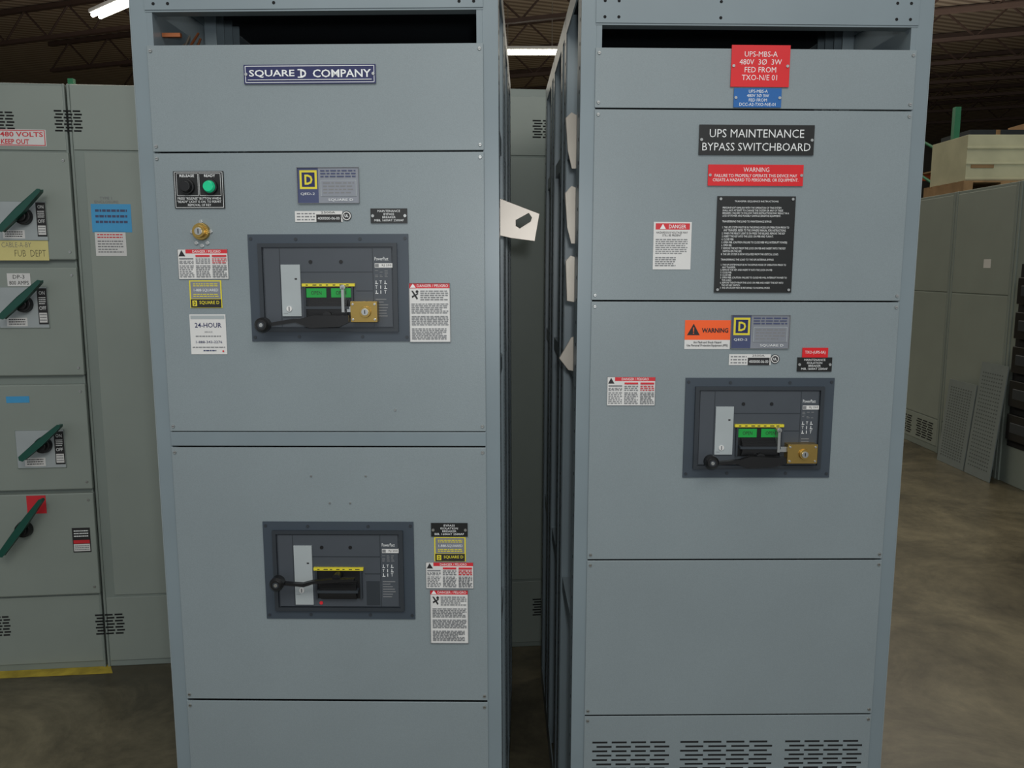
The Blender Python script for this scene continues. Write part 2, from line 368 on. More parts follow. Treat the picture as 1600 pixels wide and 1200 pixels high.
pA,a0,a1=front(CL,FL,69,237); pB,b0,b1=front(CL,FL,238,674); 
zr0=FL.pt(500,697)[1]; zr1=FL.pt(500,674)[1]
mb=MB(); mb.box(0.031,W-0.031,-0.004,0.01,zr0+0.001,zr1-0.001,FRAME); build(mb,'divider_rail',CL,0.0012)
pC,c0,c1=front(CL,FL,698,1092); pD,d0,d1=front(CL,FL,1094,1460)
def topslot(cab,face,ya,yb,xm):
    z_hi=face.pt(xm,ya)[1]; z_lo=face.pt(xm,yb)[1]
    mb=MB(); mb.box(0.031,W-0.031,-0.003,0.0,z_hi,H-0.002,FRAME); mb.box(0.031,W-0.031,-0.001,0.03,z_hi-0.004,z_hi,FRAME)
    for u in (0.05,0.08,W-0.05,W-0.08,0.3): 
        for z in (z_hi+0.012,z_hi+0.045): mb.cyl((u,-0.003,z),(u,-0.0036,z),0.0035,HOLE,8)
    mb.box(0.033,0.045,0.0,0.2,z_lo-0.03,z_hi,FRAME); mb.box(W-0.045,W-0.033,0.0,0.2,z_lo-0.03,z_hi,FRAME)
    build(mb,'top_rail',cab,0.0008)
topslot(CL,FL,14,69,490); topslot(CR,FR,38,78,1170)
mb=MB()
zt=FL.pt(260,45)[1]
for i in range(6):
    x=0.05+i*0.008; mb.cyl((x,0.05+.01*(i%3),zt-0.05-.01*(i%2)),(x+0.012-.006*(i%3),0.14,zt+0.01+.006*(i%4)),0.0028,COPPER if i%2 else TIN,8)
mb.box(0.046,0.085,0.04,0.05,zt-0.005,zt+0.003,COPPER)
build(mb,'wiring_bundle',CL,0,'copper and steel wire ends')
for x,y in ((487,743),(572,743),(516,785),(548,785),(618,640)):
    u,z=FL.pt(x,y); screw(u,-0.004,z,pC if y>700 else pB,0.0026)

plate(FL,pA,'nameplate',(383,102,588,132),NAVY,[('o',0.01,0.06,0.99,0.94,0.0012,WHITE),('t','SQUARE',0.04,0.27,0.385,0.68,WHITE,0.015),('t','COMPANY',0.525,0.27,0.965,0.68,WHITE,0.015),
  ('t','D',0.43,0.27,0.475,0.68,WHITE,0.04),('r',0.41,0.25,0.445,0.31,WHITE),('r',0.41,0.64,0.445,0.70,WHITE),('r',0.03,0.78,0.97,0.81,WHITE)],t=0.003,screws=(0.018,0.982),label='navy nameplate with white lettering')
x0,x1,z0,z1=FL.rect((274,268,352,326))
rp=plate(FL,pB,'indicator_plate',(274,268,352,326),BLK,[('o',0.02,0.02,0.98,0.98,0.0008,WHITE),('o',0.06,0.06,0.49,0.66,0.0006,WHITE),('o',0.51,0.06,0.94,0.66,0.0006,WHITE),('t','RELEASE',0.13,0.09,0.42,0.16,WHITE,0.01),('t','READY',0.62,0.09,0.84,0.16,WHITE,0.01),
  ('t','PRESS "RELEASE" BUTTON WHEN\n"READY" LIGHT IS ON, TO PERMIT\nREMOVAL OF KEY',0.06,0.70,0.94,0.94,WHITE,0)],t=0.002,label='black engraved plate with white border')
w=x1-x0;h=z1-z0
for u,mat,nm in ((0.27,BLACK,'push_button'),(0.73,GLAMP,'indicator_lamp')):
    mb=MB(); cx=x0+u*w; cz=z1-0.42*h
    mb.cyl((cx,-0.007,cz),(cx,-0.014,cz),0.0165,BLACK,32,0.0155); mb.cyl((cx,-0.014,cz),(cx,-0.022,cz),0.013,mat,32,0.0105)
    build(mb,nm,pB,0.0005,'green round lamp' if mat is GLAMP else 'black round push button')
u,z=FL.pt(316,362); mb=MB()
mb.cyl((u,-0.004,z),(u,-0.012,z),0.019,BRASS,32,0.0175); mb.cyl((u,-0.012,z),(u,-0.022,z),0.0125,BRASS,28); mb.cyl((u,-0.022,z),(u,-0.0235,z),0.008,STEEL,20); mb.box(u-0.001,u+0.001,-0.024,-0.0235,z-0.005,z+0.005,BINK)
for dx,dz in ((-0.02,0.0),(0.02,0.0),(-0.012,-0.024),(0.012,-0.024),(0,0.021),(0.0,-0.03)): mb.cyl((u+dx,-0.004,z+dz),(u+dx,-0.007,z+dz),0.004,STEEL,12)
build(mb,'key_switch',pB,0.0005,'round brass key switch')
dplate(FL,pB,(466,262,562,318)); serial(FL,pB,(462,330,536,347))
plate(FL,pB,'engraved_tag',(580,326,637,349),BLK,[('t','MAINTENANCE\nBYPASS\nBREAKER\nMBB, 1600AT 2500AF',0.1,0.1,0.9,0.9,WHITE,0)],t=0.002,screws=(0.06,0.94),label='black engraved breaker tag')
danger3(FL,pB,(280,389,358,436)); yellowlab(FL,pB,(298,438,348,481)); dangerbig(FL,pB,(640,442,704,534))
plate(FL,pB,'service_label',(299,491,355,553),LABEL,[('r',0.03,0.03,0.97,0.12,PANELG),('t','24-HOUR',0.14,0.21,0.88,0.33,NAVY,0.01),('t','SERVICE',0.4,0.42,0.62,0.46,INK),('b',0.15,0.52,0.85,0.58,1,INK),('t','1-888-343-2276',0.15,0.66,0.88,0.72,NAVY,0.0),('b',0.05,0.8,0.95,0.85,1,INK),('b',0.35,0.88,0.7,0.94,1,NAVYG),('c',0.9,0.92,0.002,RED,0.0001)],t=0.0004,label='white round-the-clock service sticker with blue print')
breaker(FL,CL,(392,366,640,533),(0.11,0.83),[(0.64,0.745),(0.64,0.81),(0.58,0.85),(0.4,0.86),(0.345,0.83),(0.31,0.81),(0.14,0.845),(0.14,0.815),(0.3,0.775),(0.34,0.775),(0.42,0.745)],True,(0.645,0.62,0.81,0.81),(0.59,0.49,0.645,0.72))
breaker(FL,CL,(415,814,648,965),(0.12,0.56),[(0.62,0.52),(0.62,0.545),(0.48,0.555),(0.36,0.565),(0.29,0.60),(0.15,0.58),(0.15,0.56),(0.28,0.57),(0.34,0.545),(0.47,0.525)],False,None,None)
plate(FL,pC,'engraved_tag',(674,816,731,837),BLK,[('t','BYPASS\nISOLATION\nBREAKER\nBIB, 1600AT 2500AF',0.1,0.1,0.9,0.9,WHITE,0)],t=0.002,screws=(0.06,0.94),label='black engraved breaker tag')
yellowlab(FL,pC,(679,838,728,876)); danger3(FL,pC,(666,877,740,918)); dangerbig(FL,pC,(673,920,732,1003))

qA,_,_=front(CR,FR,76,171); qB,_,_=front(CR,FR,172,470); qC,_,_=front(CR,FR,471,873); qD,_,_=front(CR,FR,874,1115); qE,e0,e1=front(CR,FR,1116,1460)
zt=FR.pt(1135,1156)[1]
for g in ((925,1045),(1062,1205),(1225,1345)):
    mb=MB()
    xa=FR.pt(g[0],1175)[0]; xb=FR.pt(g[1],1175)[0]; row=0; z=zt
    while z>e0+0.09:
        n=4; pitch=(xb-xa)/n; off=(pitch*0.22 if row%2 else 0)
        for i in range(n):
            s=xa+i*pitch+off; mb.box(s,min(s+pitch*0.78,xb+0.01),-0.0044,-0.0038,z-0.0045,z,HOLE)
        z-=0.0115; row+=1
    build(mb,'ventilation_grille',qE,0,'staggered dark ventilation slots')
plate(FR,qA,'engraved_sign',(1141,72,1232,137),RED,[('t','UPS-MBS-A\n480V  3Ø  3W\nFED FROM\nTXO-N/E 01',0.14,0.15,0.86,0.84,WHITE,TH)],t=0.003,screws=(0.04,0.96),label='red engraved sign with white lettering')
plate(FR,qA,'engraved_sign',(1145,139,1219,169),BLUE,[('t','UPS-MBS-A\n480V 3Ø 3W\nFED FROM\nDCC-A2-TXO-N/E-01',0.12,0.08,0.88,0.92,WHITE,0)],t=0.003,screws=(0.04,0.96),label='blue engraved sign with white lettering')
plate(FR,qB,'engraved_sign',(1091,196,1270,243),BLK,[('t','UPS MAINTENANCE',0.09,0.15,0.91,0.42,WHITE,TH),('t','BYPASS SWITCHBOARD',0.03,0.6,0.97,0.86,WHITE,TH)],t=0.003,screws=(0.02,0.98),label='large black engraved switchboard sign')
plate(FR,qB,'warning_sign',(1105,258,1253,291),RED,[('t','WARNING',0.37,0.13,0.64,0.34,WHITE,TH),('t','FAILURE TO PROPERLY OPERATE THIS DEVICE MAY\nCREATE A HAZARD TO PERSONNEL OR EQUIPMENT.',0.05,0.45,0.95,0.82,WHITE,0)],t=0.003,screws=(0.02,0.98),label='red engraved warning sign')
INS1='PERSONS NOT FAMILIAR WITH THE OPERATION OF THIS SYSTEM\nSHALL NOT ATTEMPT TO CHANGE THE SYSTEM OR ANY OF THESE\nBREAKERS. FAILURE TO FOLLOW THESE INSTRUCTIONS MAY RESULT IN A\nLOSS OF POWER AND POSSIBLY DAMAGE SENSITIVE EQUIPMENT.'
INS2='1. THE UPS SYSTEM MUST BE IN THE BYPASS MODE OF OPERATION PRIOR TO\n   ANY TRANSFER. REFER TO THE OWNERS MANUAL FOR INSTRUCTIONS.\n2. WHEN THE READY LIGHT IS ON PRESS THE RELEASE, REMOVE THE KEY\n3. INSERT THE KEY INTO THE LOCK ON MBB AND TURN IT.\n4. CLOSE MBB.\n5. OPEN MIB. (CAUTION: FAILURE TO CLOSE MBB WILL INTERRUPT POWER)\n6. OPEN BIB.\n7. REMOVE THE KEY FROM THE LOCK ON MIB AND INSERT INTO THE KEY\n   SWITCH ON THE UPS.\n8. THE UPS SYSTEM IS NOW ISOLATED FROM THE CRITICAL LOAD.'
INS3='1. THE UPS SYSTEM MUST BE IN THE BYPASS MODE OF OPERATION PRIOR TO\n   ANY TRANSFER.\n2. REMOVE THE KEY AND INSERT IT INTO THE LOCK ON MIB\n3. CLOSE MIB.\n4. CLOSE BIB.\n5. OPEN MBB. (CAUTION: FAILURE TO CLOSE MIB WILL INTERRUPT POWER TO\n   THE LOAD)\n6. REMOVE THE KEY FROM THE LOCK ON MBB AND INSERT THE KEY INTO\n   THE UPS KEY SWITCH.\n7. THE UPS SYSTEM MAY BE RETURNED TO NORMAL MODE.'
plate(FR,qB,'instruction_plate',(1117,307,1238,457),BLK,[('t','TRANSFER SEQUENCE INSTRUCTIONS',0.22,0.045,0.78,0.065,WHITE,0),('t',INS1,0.07,0.11,0.92,0.215,WHITE,0,'LEFT'),('t','TRANSFERRING THE LOAD TO MAINTENANCE BYPASS',0.07,0.25,0.7,0.27,WHITE,0),
  ('t',INS2,0.07,0.31,0.93,0.61,WHITE,0,'LEFT'),('t','TRANSFERRING THE LOAD TO THE UPS INTERNAL BYPASS',0.07,0.645,0.75,0.665,WHITE,0),('t',INS3,0.07,0.7,0.93,0.96,WHITE,0,'LEFT'),
  ('c',0.04,0.03,0.003,STEEL,0.001),('c',0.96,0.03,0.003,STEEL,0.001),('c',0.04,0.97,0.003,STEEL,0.001),('c',0.96,0.97,0.003,STEEL,0.001)],t=0.003,label='tall black engraved instruction plate')
plate(FR,qB,'danger_label',(1020,347,1079,421),LABEL,[('r',0.05,0.03,0.95,0.16,REDP),('t','DANGER',0.4,0.055,0.85,0.135,WHITE,0.01),('p',[(0.16,0.15),(0.24,0.04),(0.32,0.15)],WHITE),('t','HAZARDOUS VOLTAGE MAY\nSTILL BE PRESENT',0.07,0.2,0.9,0.3,BINK,0.0),('b',0.06,0.35,0.9,0.68,8,INK),('b',0.06,0.73,0.6,0.94,5,INK)],t=0.0004,label='white sticker with a red danger header')
plate(FR,qC,'warning_label',(1069,500,1140,545),LABEL,[('r',0,0,1,0.68,ORG),('p',[(0.05,0.52),(0.19,0.12),(0.33,0.52)],BINK),('r',0.18,0.25,0.2,0.4,ORG),('r',0.18,0.43,0.2,0.47,ORG),('t','WARNING',0.37,0.27,0.95,0.43,BINK,0.03),('t','Arc Flash and Shock Hazard\nUse Personal Protective Equipment (PPE)',0.05,0.72,0.95,0.93,BINK,0.01)],t=0.0004,label='orange and white arc flash warning sticker')
dplate(FR,qC,(1141,492,1232,544)); serial(FR,qC,(1138,553,1203,570))
plate(FR,qC,'engraved_tag',(1252,543,1292,558),RED,[('t','TXO-(UPS-0A)',0.1,0.3,0.9,0.7,WHITE,0.0)],t=0.002,label='small red engraved tag')
plate(FR,qC,'engraved_tag',(1244,558,1298,580),BLK,[('t','MAINTENANCE\nISOLATION\nBREAKER\nMIB, 1600AT 2500AF',0.12,0.1,0.88,0.9,WHITE,0)],t=0.002,screws=(0.06,0.94),label='black engraved breaker tag')
danger3(FR,qC,(948,588,1023,633))
breaker(FR,CR,(1068,590,1298,745),(0.16,0.80),[(0.66,0.76),(0.66,0.82),(0.58,0.85),(0.4,0.86),(0.35,0.83),(0.32,0.82),(0.18,0.835),(0.18,0.81),(0.3,0.79),(0.36,0.78),(0.42,0.75)],True,(0.68,0.64,0.88,0.83),(0.61,0.5,0.68,0.72))

def tab(cab,face,pts,y,hole=None,mat=TIN):
    P=[face.pt(a,b,y) for a,b in pts]; Hh=[face.pt(a,b,y) for a,b in hole] if hole else None
    mb=MB(); mb.prism(P,y,y+0.006,mat,Hh); return build(mb,'busbar_tab',cab,0.0006,'tin-plated copper bar end')
tab(CL,FL,[(745,306),(778,309),(843,334),(835,376),(800,372),(745,360)],0.22,[(806,344),(826,333),(831,340),(829,346),(812,357),(806,353)],TINB)
tab(CR,FR,[(920,190),(893,176),(884,184),(887,235),(894,263),(920,262)],0.12)
tab(CR,FR,[(920,300),(893,291),(883,302),(886,355),(893,380),(920,380)],0.12)
tab(CR,FR,[(920,408),(892,400),(884,408),(886,470),(920,476)],0.12)
tab(CR,FR,[(920,520),(893,528),(874,560),(888,578),(920,585)],0.14)

# ------------------------------------------------------------ row of background switchgear
th=math.radians(6); 
MB0=Matrix.Translation((-2.6,3.20,0))@Matrix.Rotation(th,4,'Z'); FB=Face(MB0)
def bgcab(u0,u1,label):
    Mx=MB0@Matrix.Translation((u0,0,0)); e=empty('switchgear_section',Mx,label,'electrical cabinet','sage gray switchgear sections in a row')
    return e,Face(Mx),u1-u0
zt=FB.pt(100,131)[1]
uA=0.0; uB=FB.pt(128,500)[0]; uC=uB+0.914; uD=uC+1.35
def vent(mb,x0,x1,z0,z1,rows,y=-0.0065):
    dz=(z1-z0)/rows; n=3
    for r in range(rows):
        for i in range(n):
            p=(x1-x0)/n; s=x0+i*p+(p*0.15 if r%2 else 0); mb.box(s,s+p*0.8,y,y+0.002,z0+r*dz,z0+r*dz+dz*0.5,HOLE)
def body(e,w,h,depth=0.36):
    mb=MB(); mb.box(0.004,w-0.004,0.0,depth,0.0,h,SAGE2); mb.box(0.002,0.012,-0.005,0.01,0,h,SAGE2); mb.box(w-0.012,w-.002,-0.005,0.01,0,h,SAGE2)
    return build(mb,'cabinet_body',e,0.003)
EA,FA,wA=bgcab(uA,uB,'sage-gray switchgear section with four lever-operated switch doors')
body(EA,wA,zt)
def bpanel(e,face,r,name='cover_panel',x=None,xm=60,vents=(),mat=SAGE,thick=0.005):
    z1=face.pt(xm,r[0])[1]; z0=max(0.01,face.pt(xm,r[1])[1]); mb=MB(); mb.box(x[0],x[1],-thick,0,z0+.002,z1-.002,mat)
    ob=build(mb,name,e,0.002)
    for v in vents:
        a,b,c,d=face.rect(v); m2=MB(); vent(m2,a,b,c,d,7,-thick-0.0008); build(m2,'ventilation_grille',ob)
    return ob
top_=bpanel(EA,FA,(133,236),x=(0.015,wA-0.01),xm=60,vents=((-20,172,24,207),(86,170,130,206)))
bot_=bpanel(EA,FA,(930,1035),x=(0.015,wA-0.01),xm=100,vents=((-20,960,18,993),))
plate(FA,top_,'warning_sign',(-78,202,73,228),LABEL,[('o',0.01,0.03,0.99,0.97,0.003,REDP),('t','WARNING 480 VOLTS',0.04,0.14,0.97,0.44,REDP,0.02),('t','KEEP OUT',0.53,0.58,0.82,0.88,REDP,0.02)],t=0.001,label='white sign with red lettering')
doors=[(239,406,107),(418,586,125),(600,764,138),(770,928,152)]
dx1=FA.pt(116,320)[0]
hand=[((12,360),(72,300),(0,315,78,376)),((14,494),(72,440),(2,448,80,512)),((44,712),(102,662),(30,670,106,729)),((12,860),(74,776),(14,800,62,856))]
for i,(ya,yb,xr) in enumerate(doors):
    xm=60; z1=FA.pt(xm,ya)[1]; z0=FA.pt(xm,yb)[1]
    mb=MB(); mb.box(0.02,dx1,-0.022,-0.001,z0,z1,SAGE)
    d=build(mb,'switch_door',EA,0.004)
    for zz in (z0+0.03,z1-0.03):
        screw(dx1-0.02,-0.022,zz,d,0.006)
    (ax,ay),(bx,by),pr=hand[i]
    sh=lambda x,y:FA.pt(x,y,-0.022)
    if i<3: plate(FA,d,'switch_plate',pr,PANELG,[('o',0,0,1,1,0.002,SAGE2)],y=-0.022,t=0.004)
    A=sh(ax,ay);B=sh(bx,by); c=((A[0]+B[0])/2-0.01,(A[1]+B[1])/2-0.01)
    hx,hz=c; mb=MB()
    mb.cyl((hx,-0.026,hz-0.01),(hx,-0.05,hz-0.01),0.034,BLACK,28,0.03); mb.cyl((hx,-0.05,hz-0.01),(hx,-0.062,hz-0.01),0.02,BLACK,24)
    D=Vector((B[0]-A[0],B[1]-A[1])).normalized(); N=Vector((-D.y,D.x)); A=Vector(A);B=Vector(B)
    P=[A-N*0.010,A-D*0.006,A+N*0.010,(A+B)/2+N*0.014,B+N*0.007,B+D*0.006,B-N*0.007,(A+B)/2-N*0.014]
    mb.prism([(p.x,p.y) for p in P],-0.085,-0.06,DGREEN)
    build(mb,'switch_lever',d,0.004,'dark green rotary switch lever')
    if i<3: 
        q=(pr[2]-16,pr[1]+2,pr[2]-1,pr[3]-6)
        itl=[('t','ON',0.2,0.08,0.8,0.18,WHITE,0.0),('b',0.15,0.24,0.85,0.46,4,WHITE),('t','OFF',0.15,0.5,0.85,0.6,WHITE,0.0),('r',0.1,0.68,0.9,0.95,LABEL),('b',0.15,0.7,0.85,0.93,3,INK)]
    else:
        q=(117,822,145,860); itl=[('b',0.1,0.08,0.9,0.4,3,WHITE),('r',0.05,0.5,0.95,0.64,REDP),('r',0.05,0.66,0.95,0.95,LABEL),('b',0.1,0.7,0.9,0.93,3,INK)]
    plate(FA,d,'position_label',q,BINK,itl,y=-0.026 if i<3 else -0.022,t=0.001,label='black and white switch position label')
    if i<3: plate(FA,d,'small_label',(pr[0]+ (14 if i else 10),pr[3]-16,pr[0]+(46 if i else 44),pr[3]-3),LABEL,[('b',0.1,0.1,0.9,0.9,3,BINK)],y=-0.026,t=0.001)
    if i==0: plate(FA,d,'handwritten_note',(-8,376,80,407),NOTE,[('t','CABLE-A-BY',0.18,0.1,0.7,0.34,NAVYG,-0.02),('t','FUB  DEPT',0.4,0.48,0.95,0.8,BINK,-0.02)],y=-0.0225,t=0.001,label='yellowed paper note with handwriting')
    if i==1: plate(FA,d,'circuit_tag',(16,427,52,447),LABEL,[('t','DP-3',0.25,0.12,0.75,0.42,BINK,0.0),('t','800 AMPS',0.08,0.58,0.92,0.88,BINK,0.0)],y=-0.022,t=0.002,label='white circuit tag')
    if i==2: plate(FA,d,'blue_tape',(14,618,50,628),SKY,[],y=-0.022,t=0.001,label='strip of blue tape')
    if i==3: plate(FA,d,'red_tag',(46,772,76,800),REDP,[],y=-0.022,t=0.001,label='red tag'); 
EB,FBb,wB=bgcab(uB+0.003,uC,'sage-gray blank switchgear section with vented covers beside the switch doors')
body(EB,wB,zt)
bpanel(EB,FBb,(133,236),x=(0.015,wB-0.015),xm=180)
mid=bpanel(EB,FBb,(238,930),x=(0.05,wB-0.015),xm=180)
bpanel(EB,FBb,(932,1032),x=(0.015,wB-0.015),xm=180,vents=((150,956,196,990),))
plate(FBb,mid,'blue_label',(144,319,206,363),SKY,[('t','TYPE 1\nENCLOSURE',0.1,-0.25,0.7,-0.03,INK,0.0),('b',0.1,0.15,0.9,0.75,3,NAVYG)],t=0.0008,label='sky blue sticker')
plate(FBb,mid,'paper_label',(150,362,198,400),LABEL,[('b',0.08,0.08,0.9,0.3,2,REDP),('b',0.08,0.35,0.9,0.9,5,INK)],t=0.0008,label='white sticker with red and gray print')
EC,FC,wC=bgcab(uC+0.003,uD,'sage-gray blank switchgear section with vented covers seen between cabinets')
body(EC,wC,zt+0.02)
bpanel(EC,FC,(150,244),x=(0.015,wC-0.015),xm=825,vents=((832,186,880,216),))
bpanel(EC,FC,(246,905),x=(0.015,wC-0.015),xm=825)
bpanel(EC,FC,(907,1003),x=(0.015,wC-0.015),xm=825,vents=((832,932,880,960),))

# ------------------------------------------------------------ row of cabinets along the aisle, fronts facing the aisle
AX=3.87
def farcab(yfar,w,label,kind,depth=1.0,mat=SAGE):
    Mx=Matrix.Translation((AX,yfar,0))@Matrix.Rotation(math.radians(-90),4,'Z')
    e=empty('aisle_cabinet',Mx,label,'electrical cabinet','gray switchgear cabinets along the aisle')
    h=2.325; mb=MB(); mb.box(0.003,w-0.003,0,depth,0.0,h,SAGE2); mb.box(0,0.03,-0.01,0.01,0,h,SAGE2); mb.box(w-0.03,w,-0.01,0.01,0,h,SAGE2); build(mb,'cabinet_body',e,0.004)
    if kind!='open':
        for za,zb in ((0.06,0.30),(0.31,1.45),(1.46,2.3)):
            mb=MB(); mb.box(0.035,w-0.035,-0.008,0,za,zb,mat); ob=build(mb,'cover_panel',e,0.003)
            if za<0.1 and kind=='vent': 
                for g in range(2): m2=MB(); vent(m2,0.08+g*w*0.45,0.08+g*w*0.45+w*0.35,za+0.03,zb-0.03,8,-0.0095); build(m2,'ventilation_grille',ob)
            if kind=='plain' and za>1.4: m2=MB(); m2.box(0.5,0.60,-0.0095,-0.008,1.67,1.74,LABEL); build(m2,'paper_label',ob)
            if kind=='vent' and za>0.3 and za<1: m2=MB(); m2.box(0.1,0.22,-0.0095,-0.008,0.62,0.86,M('beige_sticker',(196,176,156),0.6)); build(m2,'paper_label',ob)
    else:
        mb=MB(); mb.box(0.1,w-0.05,-0.006,0,0.3,1.7,HOLE); build(mb,'open_bay',e)
        for k in range(5):
            mb=MB(); z=0.36+k*0.26; mb.box(0.14,w-0.1,-0.05,-0.006,z,z+0.2,BLACK); mb.box(0.2,0.4,-0.06,-0.05,z+0.06,z+0.14,SLATE2); build(mb,'breaker_unit',e,0.01,'black breaker unit')
    return e
farcab(9.15,0.9,'gray switchgear cabinet standing at the end of the aisle row','vent')
farcab(8.24,0.9,'gray switchgear cabinet with vented base standing along the aisle','vent')
farcab(7.33,0.9,'gray switchgear cabinet with blank covers standing along the aisle','plain')
farcab(6.42,0.9,'gray cabinet with black breaker units in an open bay','open')
PH=M('perforation_shadow',(84,92,92),0.6)
for ya,wd,hh in ((7.10,0.42,0.72),(6.66,0.36,0.92)):
    mb=MB(); mb.box(0,0.008,-wd,0,0,hh,M('perforated_sheet',(128,138,138),0.4,0.2))
    for r in range(26):
        for c in range(9): mb.box(-0.001,0.0,-wd*(0.145+c*0.09),-wd*(0.1+c*0.09),hh*(0.08+r*0.033),hh*(0.08+r*0.033)+0.011,PH)
    ob=build(mb,'perforated_panel',None,0,base=True); ob.location=(AX-0.13,ya-wd/2,0.002); ob.rotation_euler=(0,math.radians(5),0)
    top(ob,'gray perforated metal sheet leaning against a cabinet','metal panel','leaning perforated sheets')
zp=2.327; mb=MB()
for i in range(5): mb.box(AX+0.03,AX+0.75,7.3+i*0.15,7.4+i*0.15,zp+0.075,zp+0.09,WOOD)
for i in range(3): mb.box(AX+0.03+i*0.32,AX+0.11+i*0.32,7.3,8.0,zp,zp+0.075,WOOD)
top(build(mb,'pallet',None,0,base=True),'worn wooden pallet resting on top of a gray cabinet','pallet')
mb=MB(); mb.box(AX+0.06,AX+0.6,7.34,7.95,zp+0.092,zp+0.48,CREAM)
for i in range(3): mb.box(AX+0.055,AX+0.605,7.33,7.34,zp+0.1+i*0.13,zp+0.12+i*0.13,CREAM)
mb.box(AX+0.1,AX+0.3,7.335,7.34,zp+0.2,zp+0.25,WOOD)
top(build(mb,'crate',None,0.006,base=True),'off-white painted crate sitting on a wooden pallet','crate')

def rack(x,y,w,h,levels,label):
    e=empty('pallet_rack',Matrix.Translation((x,y,0)),label,'shelving rack','pallet racks in the warehouse')
    for u in (0.04,w-0.04):
        mb=MB()
        for yy in (0,1.0): mb.box(u-0.04,u+0.04,yy-0.04,yy+0.04,0,h,RACKG)
        z=0.2
        while z<h-0.5: mb.cyl((u,0,z),(u,1.0,z+0.4),0.02,RACKG,6); z+=0.5
        build(mb,'rack_upright',e,0,'green rack upright')
    for z in levels:
        for ya in (-0.05,1.0):
            mb=MB(); mb.box(0.08,w-0.08,ya,ya+0.05,z,z+0.12,RACKO); build(mb,'rack_beam',e,0,'orange rack beam')
        mb=MB(); mb.box(0.09,w-0.09,0.0,1.0,z+0.09,z+0.11,WOOD); build(mb,'shelf_deck',e)
    return e
rk=[rack(-9.5,13,2.7,4.2,(1.4,2.7,3.9),'tall pallet rack with orange beams and green uprights'),
 rack(-6.7,13,2.7,4.5,(1.4,2.7,3.9),'tall pallet rack with orange beams and green uprights'),
 rack(6.2,12.0,2.7,3.9,(1.3,3.0),'pallet rack with orange beams stocked with boxes'),
 rack(9.0,12.0,2.7,3.9,(1.3,3.0),'pallet rack with orange beams stocked with boxes')]
for i,(x,y,z,w,h,m) in enumerate(((6.5,12.1,1.412,0.9,0.8,CARD),(7.6,12.1,1.412,1.1,0.9,DARK),(9.3,12.1,1.412,1.0,0.8,SAGE),(10.5,12.1,1.412,1.0,0.6,CARD),(6.5,12.1,3.112,0.8,0.5,DARK),(7.5,12.1,3.112,0.9,0.65,CARD),(-9.2,13.1,2.812,0.9,0.8,CARD),(-6.2,13.1,2.812,0.9,0.8,CARD),(-5.3,13.1,4.012,0.9,0.4,SAGE))):
    mb=MB(); mb.box(x,x+w,y,y+0.8,z,z+h,m); mb.box(x+w*.46,x+w*.54,y-0.002,y,z,z+h,WOOD); top(build(mb,'storage_box',None,0.01,base=True),'closed storage box on an orange pallet rack','box','boxes on pallet racks')

# ------------------------------------------------------------ building shell
def struct(ob): ob['kind']='structure'; return ob
fm=bpy.data.materials.new('stained_concrete'); fm.use_nodes=True; nt=fm.node_tree; n=nt.nodes; b=n['Principled BSDF']
tc=n.new('ShaderNodeTexCoord'); n1=n.new('ShaderNodeTexNoise'); n1.inputs['Scale'].default_value=1.3; n1.inputs['Detail'].default_value=9; n1.inputs['Roughness'].default_value=0.72; n1.inputs['Distortion'].default_value=0.6
n2=n.new('ShaderNodeTexNoise'); n2.inputs['Scale'].default_value=12; n2.inputs['Detail'].default_value=8; n2.inputs['Roughness'].default_value=0.7
nt.links.new(tc.outputs['Object'],n1.inputs['Vector']); nt.links.new(tc.outputs['Object'],n2.inputs['Vector'])
cr=n.new('ShaderNodeValToRGB'); cr.color_ramp.elements[0].position=0.38; cr.color_ramp.elements[1].position=0.64
cr.color_ramp.elements[0].color=lin((84,78,60))+(1,); cr.color_ramp.elements[1].color=lin((146,137,110))+(1,)
mx=n.new('ShaderNodeMix'); mx.data_type='RGBA'; mx.blend_type='MULTIPLY'; mx.inputs[0].default_value=0.7
nt.links.new(n1.outputs['Fac'],cr.inputs['Fac']); nt.links.new(cr.outputs['Color'],mx.inputs[6]); nt.links.new(n2.outputs['Fac'],mx.inputs[7]); nt.links.new(mx.outputs[2],b.inputs['Base Color']); b.inputs['Roughness'].default_value=0.36
mb=MB(); mb.box(-16,18,-4,34,-0.1,0,fm); fl=struct(build(mb,'floor'))
dm=bpy.data.materials.new('ribbed_roof_deck'); dm.use_nodes=True; nt=dm.node_tree; n=nt.nodes; b=n['Principled BSDF']
tc=n.new('ShaderNodeTexCoord'); mp=n.new('ShaderNodeMapping'); mp.inputs['Rotation'].default_value=(0,0,math.radians(70)); wv=n.new('ShaderNodeTexWave'); wv.inputs['Scale'].default_value=1.6
cr=n.new('ShaderNodeValToRGB'); cr.color_ramp.elements[0].color=lin((128,112,98))+(1,); cr.color_ramp.elements[1].color=lin((190,176,158))+(1,)
nt.links.new(tc.outputs['Object'],mp.inputs['Vector']); nt.links.new(mp.outputs['Vector'],wv.inputs['Vector']); nt.links.new(wv.outputs['Fac'],cr.inputs['Fac']); nt.links.new(cr.outputs['Color'],b.inputs['Base Color']); b.inputs['Roughness'].default_value=0.8
CH=6.6
mb=MB(); mb.box(-16,18,1,34,CH,CH+0.1,dm); struct(build(mb,'ceiling'))
WALL=M('block_wall',(120,118,110),0.85,0,0.1,2)
mb=MB(); mb.box(-16,18,34,34.2,0,CH,WALL); struct(build(mb,'wall_back'))
mb=MB(); mb.box(-16.2,-16,-4,34,0,CH,WALL); struct(build(mb,'wall_left'))
mb=MB(); mb.box(18,18.2,-4,34,0,CH,WALL); struct(build(mb,'wall_right'))
mb=MB(); L=30; zt2=CH-0.02; zb2=CH-0.65
